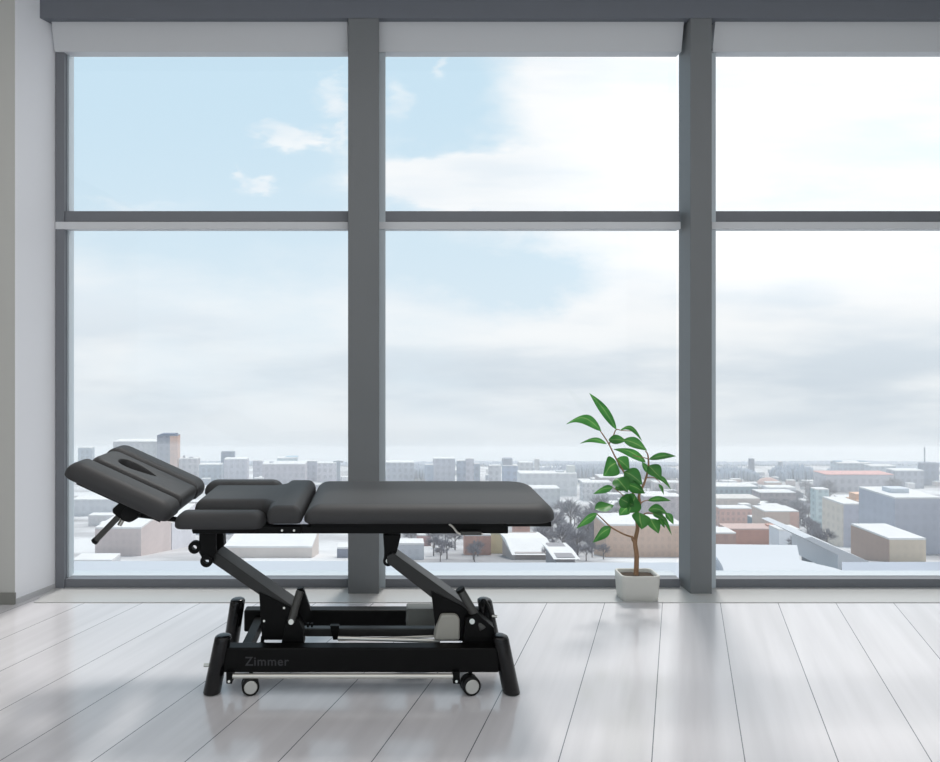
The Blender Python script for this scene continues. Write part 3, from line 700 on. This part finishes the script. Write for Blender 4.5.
building(895, 942, 499, 562, (188, 192, 204), 'big pale lilac-blue building at the right edge', k=.06, depth=7, D=Dof(554), extra=[(906, 925, 493, (205, 208, 214))])
building(889, 926, 540, 562, (205, 194, 180), 'sand-coloured low building with a brown side wall under a snowy roof', k=.06, depth=6.2, left=((176, 158, 150), .05))
gable(824, 842, 550, 556, 563, (120, 124, 132), 'small dark gabled house in front of the white wedge roof', 4, roof=mat('slate_roof', (130, 138, 150), .9))
# --- near roofs just outside the glass
def slab(pts, zc, th, m, label, name='rooftop', wall=True):
    """flat roof on its own outline (world x,y)"""
    cx = sum(p[0] for p in pts)/len(pts); cy = sum(p[1] for p in pts)/len(pts)
    t = thing(name, label, 'roof', (cx, cy, zc-th))
    bm = bmesh.new(); A = [bm.verts.new((x, y, zc-th)) for x, y in pts]; B = [bm.verts.new((x, y, zc)) for x, y in pts]
    bm.faces.new(A); bm.faces.new(B)
    for i in range(len(pts)): bm.faces.new((A[i], A[(i+1) % len(pts)], B[(i+1) % len(pts)], B[i]))
    link('snow_cover', bm, m, t)
    bm = bmesh.new(); q = [(cx+(x-cx)*.99, cy+(y-cy)*.99) for x, y in pts]
    A = [bm.verts.new((x, y, zc-th-9)) for x, y in q]; B = [bm.verts.new((x, y, zc-th)) for x, y in q]
    bm.faces.new(A); bm.faces.new(B)
    for i in range(len(pts)): bm.faces.new((A[i], A[(i+1) % len(pts)], B[(i+1) % len(pts)], B[i]))
    link('wall', bm, mat('roof_wall', (175, 178, 186), .9), t); return t
def onz(px, py, z):  # the point on height z that shows at the pixel
    d = (H-z)*F/(py-VY); return (X(px, d), d)
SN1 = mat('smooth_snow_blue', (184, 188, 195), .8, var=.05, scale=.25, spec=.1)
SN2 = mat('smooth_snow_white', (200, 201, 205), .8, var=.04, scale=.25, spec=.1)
SLATE = mat('wet_slate_roof', (158, 164, 176), .6, var=.12, scale=.5)
z = -5.0
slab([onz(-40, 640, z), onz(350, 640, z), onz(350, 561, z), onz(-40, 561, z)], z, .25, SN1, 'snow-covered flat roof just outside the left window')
slab([onz(352, 640, z), onz(706, 640, z), onz(706, 562.5, z), onz(352, 562.5, z)], z, .25, SN1, 'pale blue snowy flat roof just outside the middle window')
z = -4.8
slab([onz(708, 640, z), onz(1010, 640, z), onz(905, 585, z), onz(861, 577, z), onz(835, 568, z), onz(800, 560, z), onz(780, 556.5, z), onz(708, 556.5, z)], z, .2, SN2, 'big white snowy roof with a curved edge outside the right window')
z = -5.6
slab([onz(842, 590, z), onz(1050, 590, z), onz(1050, 561.5, z), onz(842, 562, z)], z, .2, SLATE, 'grey slate flat roof at the lower right outside the right window')
z = -9
slab([onz(708, 575, z), onz(800, 560, z), onz(797, 545, z), onz(708, 544, z)], z, .3, SN2, 'snowy roof strip in front of the long brick building')
# wedge roof
D1 = 52; bm = bmesh.new()
t = thing('wedge_roof_building', 'white wedge-roofed building sloping down to the right, beyond the big snowy roof', 'building', (X(830, D1), D1, gz(D1)))
prism(bm, [(X(804, D1), Z(538, D1)), (X(812, D1), Z(537, D1)), (X(870, D1), Z(562, D1)), (X(870, D1), Z(575, D1)), (X(838, D1), Z(575, D1)), (X(838, D1), Z(555, D1))], D1, D1+6)
link('roof', bm, SN2, t)
t = thing('pipe', 'thick grey vent pipe leaning by the second column outside the glass', 'pipe', (X(720, 14), 14, Z(580, 14)))
link('pipe_body', TB([P(712, 560, 14), P(716, 566, 14), P(724, 588, 14)], .11), mat('grey_pipe', (165, 172, 182), .5), t)
rn = random.Random(5)
FARW = [(60, 352, 'left'), (384, 684, 'middle'), (712, 960, 'right')]
# far woods: nobody could count the trees
def woods(x0, x1, yt, yb, col, label):
    D = Dof(yb); bm = bmesh.new(); n = int((x1-x0)/.6); FOOT.append((X(x0, D), X(x1, D), D-4, D+16))
    for i in range(n):
        for row in range(3):
            x = x0+(x1-x0)*i/n+rn.uniform(-1, 1); env = .55+.45*math.sin(math.pi*min(1, max(0, i/n)))**.5
            h = (yb-yt)/F*D*env*rn.uniform(.7, 1.0); r = rn.uniform(.8, 1.7)/F*D
            m4 = Matrix.Translation((X(x, D), D+row*4+rn.uniform(0, 6), gz(D)+h*.5)) @ Matrix.Diagonal((r, r, h*.55, 1))
            bmesh.ops.create_icosphere(bm, subdivisions=1, radius=1, matrix=m4)
    o = link('woodland', bm, mat('woods_%d' % col[0], col, .95, var=.2, scale=.3, spec=.05), None, True); tag(o, label, 'trees', kind='stuff')
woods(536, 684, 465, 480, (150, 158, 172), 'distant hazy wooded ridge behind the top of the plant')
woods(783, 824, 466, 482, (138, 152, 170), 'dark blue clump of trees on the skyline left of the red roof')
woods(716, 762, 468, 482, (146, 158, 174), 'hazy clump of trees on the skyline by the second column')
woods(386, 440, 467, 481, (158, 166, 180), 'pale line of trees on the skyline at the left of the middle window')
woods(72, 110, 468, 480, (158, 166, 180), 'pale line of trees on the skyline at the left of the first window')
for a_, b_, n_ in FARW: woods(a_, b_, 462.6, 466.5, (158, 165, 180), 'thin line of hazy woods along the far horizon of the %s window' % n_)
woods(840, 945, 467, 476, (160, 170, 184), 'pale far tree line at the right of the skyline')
# --- filler houses, small in the haze
rn = random.Random(21)
cols = [(178, 180, 190), (196, 186, 184), (160, 168, 182), (206, 206, 210), (188, 166, 160), (170, 172, 180), (150, 158, 172)]
def fill(n, xr, yr, wr, hr, label, group, cat='building'):
    i = tries = 0
    while i < n and tries < n*30:
        tries += 1
        x = rn.uniform(*xr); yb = rn.uniform(*yr); k = (yb-463)/80+.25; w = rn.uniform(*wr)*k*1.5; h = rn.uniform(*hr)*k*1.3
        i += 1 if building(x, x+w, yb-h, yb, cols[rn.randrange(len(cols))], label, group=group, k=.2 if rn.random() < .5 else .1) else 0
fill(26, (72, 345), (470, 486), (8, 22), (6, 12), 'small hazy building low in the skyline outside the left window', 'hazy buildings outside the left window')
fill(30, (72, 345), (487, 535), (8, 22), (5, 9), 'small snow-roofed house below the skyline outside the left window', 'snowy houses outside the left window')
fill(16, (388, 520), (472, 484), (8, 20), (6, 12), 'small hazy building on the skyline outside the middle window', 'hazy buildings outside the middle window')
fill(34, (540, 678), (472, 515), (8, 22), (4, 8), 'small snow-roofed building among trees behind the plant', 'hazy houses behind the plant')
fill(52, (713, 936), (469, 490), (7, 20), (4, 8), 'small hazy building low in the skyline outside the right window', 'hazy buildings outside the right window')
fill(14, (713, 815), (492, 520), (7, 16), (4, 7), 'small snow-roofed house left of the pale cluster outside the right window', 'snowy houses outside the right window')
# --- bare winter trees
TW = mat('bare_twigs', (150, 148, 154), .9, var=.2, scale=2, spec=.1)  # twig grey paled in the colour to suggest haze
TK = mat('winter_trunk', (128, 122, 122), .9, spec=.1)
def treemesh(seed):
    r = random.Random(seed); bm = bmesh.new()
    for i in range(230):
        a = r.uniform(0, 6.283); el = math.asin(r.uniform(-.25, 1)); d = Vector((math.cos(a)*math.cos(el), math.sin(a)*math.cos(el), math.sin(el)))
        c = Vector((0, 0, .55)); s = c+Vector((d.x*.38, d.y*.38, d.z*.42))*r.uniform(.25, .75); e = s+(d+Vector((r.uniform(-.6, .6), r.uniform(-.6, .6), r.uniform(0, .7)))).normalized()*r.uniform(.1, .22)
        q = d.cross(Vector((r.random(), r.random(), r.random()))).normalized()*.012
        v = [bm.verts.new(s-q), bm.verts.new(s+q), bm.verts.new(e)]; bm.faces.new(v)
        q2 = q.cross(d).normalized()*.012
        v = [bm.verts.new(s-q2), bm.verts.new(s+q2), bm.verts.new(e)]; bm.faces.new(v)
    me = bpy.data.meshes.new('branches'); bm.to_mesh(me); bm.free(); me.materials.append(TW)
    bm = bmesh.new(); tube(bm, [Vector((0, 0, -.1)), Vector((0, 0, .35)), Vector((.02, 0, .7))], [.03, .02, .008], 6)
    for k in range(5):
        a = k*1.3; tube(bm, [Vector((0, 0, .28+.05*k)), Vector((math.cos(a)*.2, math.sin(a)*.2, .55+.05*k))], [.014, .005], 5)
    mt = bpy.data.meshes.new('trunk'); bm.to_mesh(mt); bm.free(); mt.materials.append(TK); return me, mt
TM = [treemesh(s) for s in range(4)]
def tree(px, yb, hpx, label, group):
    D = Dof(yb); s = hpx/F*D; R_ = s*.56
    if clash(X(px, D)-R_, X(px, D)+R_, D-R_, D+R_, 0): return 0
    FOOT.append((X(px, D)-R_*.9, X(px, D)+R_*.9, D-R_*.9, D+R_*.9)); me, mt = TM[rn.randrange(4)]
    t = thing('bare_tree', label, 'tree', (X(px, D), D, gz(D)), group); t.scale = (s*1.25, s*1.25, s); t.rotation_euler = (0, 0, rn.uniform(0, 6))
    for n_, m_ in (('branches', me), ('trunk', mt)):
        o = bpy.data.objects.new(n_, m_); C.objects.link(o); o.parent = t
    return 1
def grove(n, xr, yr, hr, label, group):
    i = tries = 0
    while i < n and tries < n*40:
        tries += 1; i += tree(rn.uniform(*xr), rn.uniform(*yr), rn.uniform(*hr), label, group)
grove(60, (540, 606), (520, 562), (16, 30), 'leafless winter tree left of the plant outside the middle window', 'bare trees left of the plant')
grove(10, (430, 482), (545, 562), (16, 26), 'leafless winter tree below the leg pad rail outside the middle window', 'bare trees below the leg pad')
grove(7, (392, 420), (530, 548), (14, 20), 'leafless winter tree just right of the first column', 'bare trees by the first column')
grove(34, (600, 680), (486, 520), (9, 16), 'leafless winter tree in the haze behind the plant', 'bare trees behind the plant')
grove(60, (795, 830), (492, 560), (10, 22), 'leafless winter tree in the dark avenue left of the pale cluster', 'bare trees along the avenue')
grove(26, (878, 898), (492, 545), (10, 20), 'leafless winter tree between the tan block and the big lilac building', 'bare trees by the lilac building')
grove(26, (755, 800), (498, 512), (8, 14), 'leafless winter tree below the white arcade', 'bare trees below the arcade')
# winter haze hanging over the city
hm = bpy.data.materials.new('winter_haze'); hm.use_nodes = True; hn = hm.node_tree; hn.nodes.remove(hn.nodes['Principled BSDF'])
vs_ = hn.nodes.new('ShaderNodeVolumeScatter'); vs_.inputs['Density'].default_value = .0012; vs_.inputs['Color'].default_value = (.97, .98, 1, 1); vs_.inputs['Anisotropy'].default_value = .35
hn.links.new(vs_.outputs[0], hn.nodes['Material Output'].inputs['Volume'])
bm = bmesh.new(); pr = [(45, -30), (45, -2), (900, -126), (900, -150), (300, -90)]
A = [bm.verts.new((-1000, y, z)) for y, z in pr]; B = [bm.verts.new((1300, y, z)) for y, z in pr]
bm.faces.new(A); bm.faces.new(B)
for i in range(5): bm.faces.new((A[i], A[(i+1) % 5], B[(i+1) % 5], B[i]))
hz = link('haze', bm, hm); tag(hz, 'pale winter haze hanging over the far city', 'haze', kind='stuff')
# ---------------------------------------------------------------- sky
W = bpy.data.worlds.new('sky'); bpy.context.scene.world = W; W.use_nodes = True
nt = W.node_tree; N = nt.nodes; L = nt.links; N.clear()
out = N.new('ShaderNodeOutputWorld'); bg = N.new('ShaderNodeBackground'); L.new(bg.outputs[0], out.inputs[0])
tc = N.new('ShaderNodeTexCoord'); sp = N.new('ShaderNodeSeparateXYZ'); L.new(tc.outputs['Generated'], sp.inputs[0])
def M(op, a, b=None, c=None):
    n = N.new('ShaderNodeMath'); n.operation = op
    for i, v in enumerate((a, b, c)):
        if v is None: continue
        if isinstance(v, (int, float)): n.inputs[i].default_value = v
        else: L.new(v, n.inputs[i])
    return n.outputs[0]
def smooth(x, a, b):
    n = N.new('ShaderNodeMapRange'); n.interpolation_type = 'SMOOTHSTEP'; L.new(x, n.inputs[0])
    n.inputs[1].default_value = a; n.inputs[2].default_value = b; return n.outputs[0]
def mixc(f, a, b):
    n = N.new('ShaderNodeMix'); n.data_type = 'RGBA'
    if isinstance(f, float): n.inputs['Factor'].default_value = f
    else: L.new(f, n.inputs['Factor'])
    for k, v in (('A', a), ('B', b)):
        if isinstance(v, tuple): n.inputs[k].default_value = v
        else: L.new(v, n.inputs[k])
    return n.outputs['Result']
yy = M('MAXIMUM', M('ABSOLUTE', sp.outputs['Y']), .15)
u = M('DIVIDE', sp.outputs['X'], yy); v = M('DIVIDE', sp.outputs['Z'], yy)
cb = N.new('ShaderNodeCombineXYZ'); L.new(u, cb.inputs[0]); L.new(M('MULTIPLY', v, 2.2), cb.inputs[1])
def noise(scale, det=6, off=0.0, rough=.55):
    n = N.new('ShaderNodeTexNoise'); n.inputs['Scale'].default_value = scale; n.inputs['Detail'].default_value = det; n.inputs['Roughness'].default_value = rough
    a = N.new('ShaderNodeVectorMath'); a.operation = 'ADD'; L.new(cb.outputs[0], a.inputs[0]); a.inputs[1].default_value = (off, off*.7, off*1.3)
    L.new(a.outputs[0], n.inputs['Vector']); return n.outputs['Fac']
n1 = noise(3.2, 8, 3.1); n2 = noise(9, 6, 1.7); n3 = noise(1.6, 4, 8.3)
def U(px): return (px-VX)/F
def V(py): return (VY-py)/F
n4 = noise(14, 6, 5.5, .6); n5 = noise(13, 6, 9.1, .6)
ub = M('ADD', u, M('MULTIPLY', M('SUBTRACT', n4, .5), .10)); vb = M('ADD', v, M('MULTIPLY', M('SUBTRACT', n5, .5), .08))
def blob(px, py, rx, ry, k=1.0):
    a = M('DIVIDE', M('SUBTRACT', ub, U(px)), rx/F); b = M('DIVIDE', M('SUBTRACT', vb, V(py)), ry/F)
    d = M('ADD', M('MULTIPLY', a, a), M('MULTIPLY', b, b)); return M('MULTIPLY', M('EXPONENT', M('MULTIPLY', d, -1.0)), k)
# sky without cloud: blue higher up, paler towards the horizon
clear = mixc(smooth(v, V(470), V(60)), lin((230, 240, 247)), lin((204, 229, 244)))
pale = mixc(smooth(v, V(480), V(300)), lin((214, 220, 227)), lin((236, 241, 246)))
# amount of cloud
amt = M('ADD', M('MULTIPLY', M('SUBTRACT', n1, .5), 1.3), M('MULTIPLY', M('SUBTRACT', n2, .5), .5))
amt = M('ADD', amt, M('MULTIPLY', smooth(u, U(430), U(690)), .9))
amt = M('ADD', amt, M('MULTIPLY', smooth(M('MULTIPLY', v, -1), -V(195), -V(330)), .75))
amt = M('ADD', amt, -.28)
for q in ((262, 132, 24, 11, .75), (292, 145, 26, 11, .9), (320, 141, 14, 9, .7), (242, 178, 10, 10, .8), (262, 190, 16, 8, .8), (332, 105, 20, 18, .8), (335, 78, 14, 10, .55),
          (345, 135, 10, 16, .6), (440, 65, 8, 16, .6), (398, 100, 16, 28, .6), (400, 175, 60, 26, 1.0), (470, 180, 70, 26, 1.1), (520, 180, 50, 30, .9), (600, 120, 90, 80, .8),
          (120, 205, 60, 8, .35), (560, 95, 60, 40, .4)): amt = M('ADD', amt, blob(*q))
for q in ((420, 125, 22, 14, .5), (530, 282, 70, 30, 1.1), (460, 268, 50, 18, .6), (160, 100, 110, 60, .45), (115, 140, 60, 40, .3)): amt = M('SUBTRACT', amt, blob(*q))
cl = smooth(amt, -.2, .8)
cb2 = N.new('ShaderNodeCombineXYZ'); L.new(M('MULTIPLY', u, .8), cb2.inputs[0]); L.new(M('MULTIPLY', v, 4.5), cb2.inputs[1])
n6 = N.new('ShaderNodeTexNoise'); n6.inputs['Scale'].default_value = 2.6; n6.inputs['Detail'].default_value = 7; n6.inputs['Roughness'].default_value = .5; L.new(cb2.outputs[0], n6.inputs['Vector'])
shade = smooth(M('ADD', M('MULTIPLY', n6.outputs['Fac'], .8), M('MULTIPLY', n1, .25)), .42, .66)
cw = mixc(shade, lin((255, 255, 255)), lin((236, 243, 249)))
low = smooth(M('MULTIPLY', v, -1), -V(270), -V(400))
cg = mixc(shade, lin((244, 247, 249)), lin((213, 222, 230)))
cloudc = mixc(low, cw, cg)
col = mixc(cl, clear, cloudc)
col = mixc(M('MULTIPLY', smooth(M('MULTIPLY', v, -1), -V(395), -V(465)), .85), col, lin((219, 226, 232)))
L.new(col, bg.inputs['Color']); L.new(M('ADD', 1.0, M('MULTIPLY', M('MULTIPLY', smooth(u, U(480), U(780)), smooth(v, V(330), V(200))), .22)), bg.inputs['Strength'])
# ---------------------------------------------------------------- light, camera
def light(name, kind, energy, loc, rot, **k):
    d = bpy.data.lights.new(name, kind); d.energy = energy
    for a, b in k.items(): setattr(d, a, b)
    o = bpy.data.objects.new(name, d); C.objects.link(o); o.location = loc; o.rotation_euler = rot; return o
dirn = Vector((-.17, -math.cos(math.radians(58)), -math.sin(math.radians(58))))
s = light('sun', 'SUN', 2.3, (0, 10, 10), dirn.to_track_quat('-Z', 'Y').to_euler(), angle=math.radians(9), color=(1, .95, .90))
light('ceiling_fill', 'AREA', 102, (-.1, .15, 3.7), (0, 0, 0), color=(1, .965, .93), shape='RECTANGLE', size=8.0, size_y=6.2)  # added unseen area light, brightens the room from above
cam = bpy.data.cameras.new('camera'); co = bpy.data.objects.new('camera', cam); C.objects.link(co); bpy.context.scene.camera = co
co.location = (0, 0, H); co.rotation_euler = (math.pi/2, 0, 0); cam.sensor_width = 36; cam.lens = F/940*36
cam.shift_x = (470-VX)/940; cam.shift_y = -(381-VY)/940; cam.clip_end = 3000
sc = bpy.context.scene; sc.view_settings.view_transform = 'Standard'; sc.view_settings.look = 'None'; sc.view_settings.exposure = 0; sc.view_settings.gamma = 1
sc.cycles.use_denoising = True; sc.cycles.max_bounces = 8; sc.cycles.volume_bounces = 3; sc.cycles.diffuse_bounces = 5; sc.cycles.transparent_max_bounces = 12
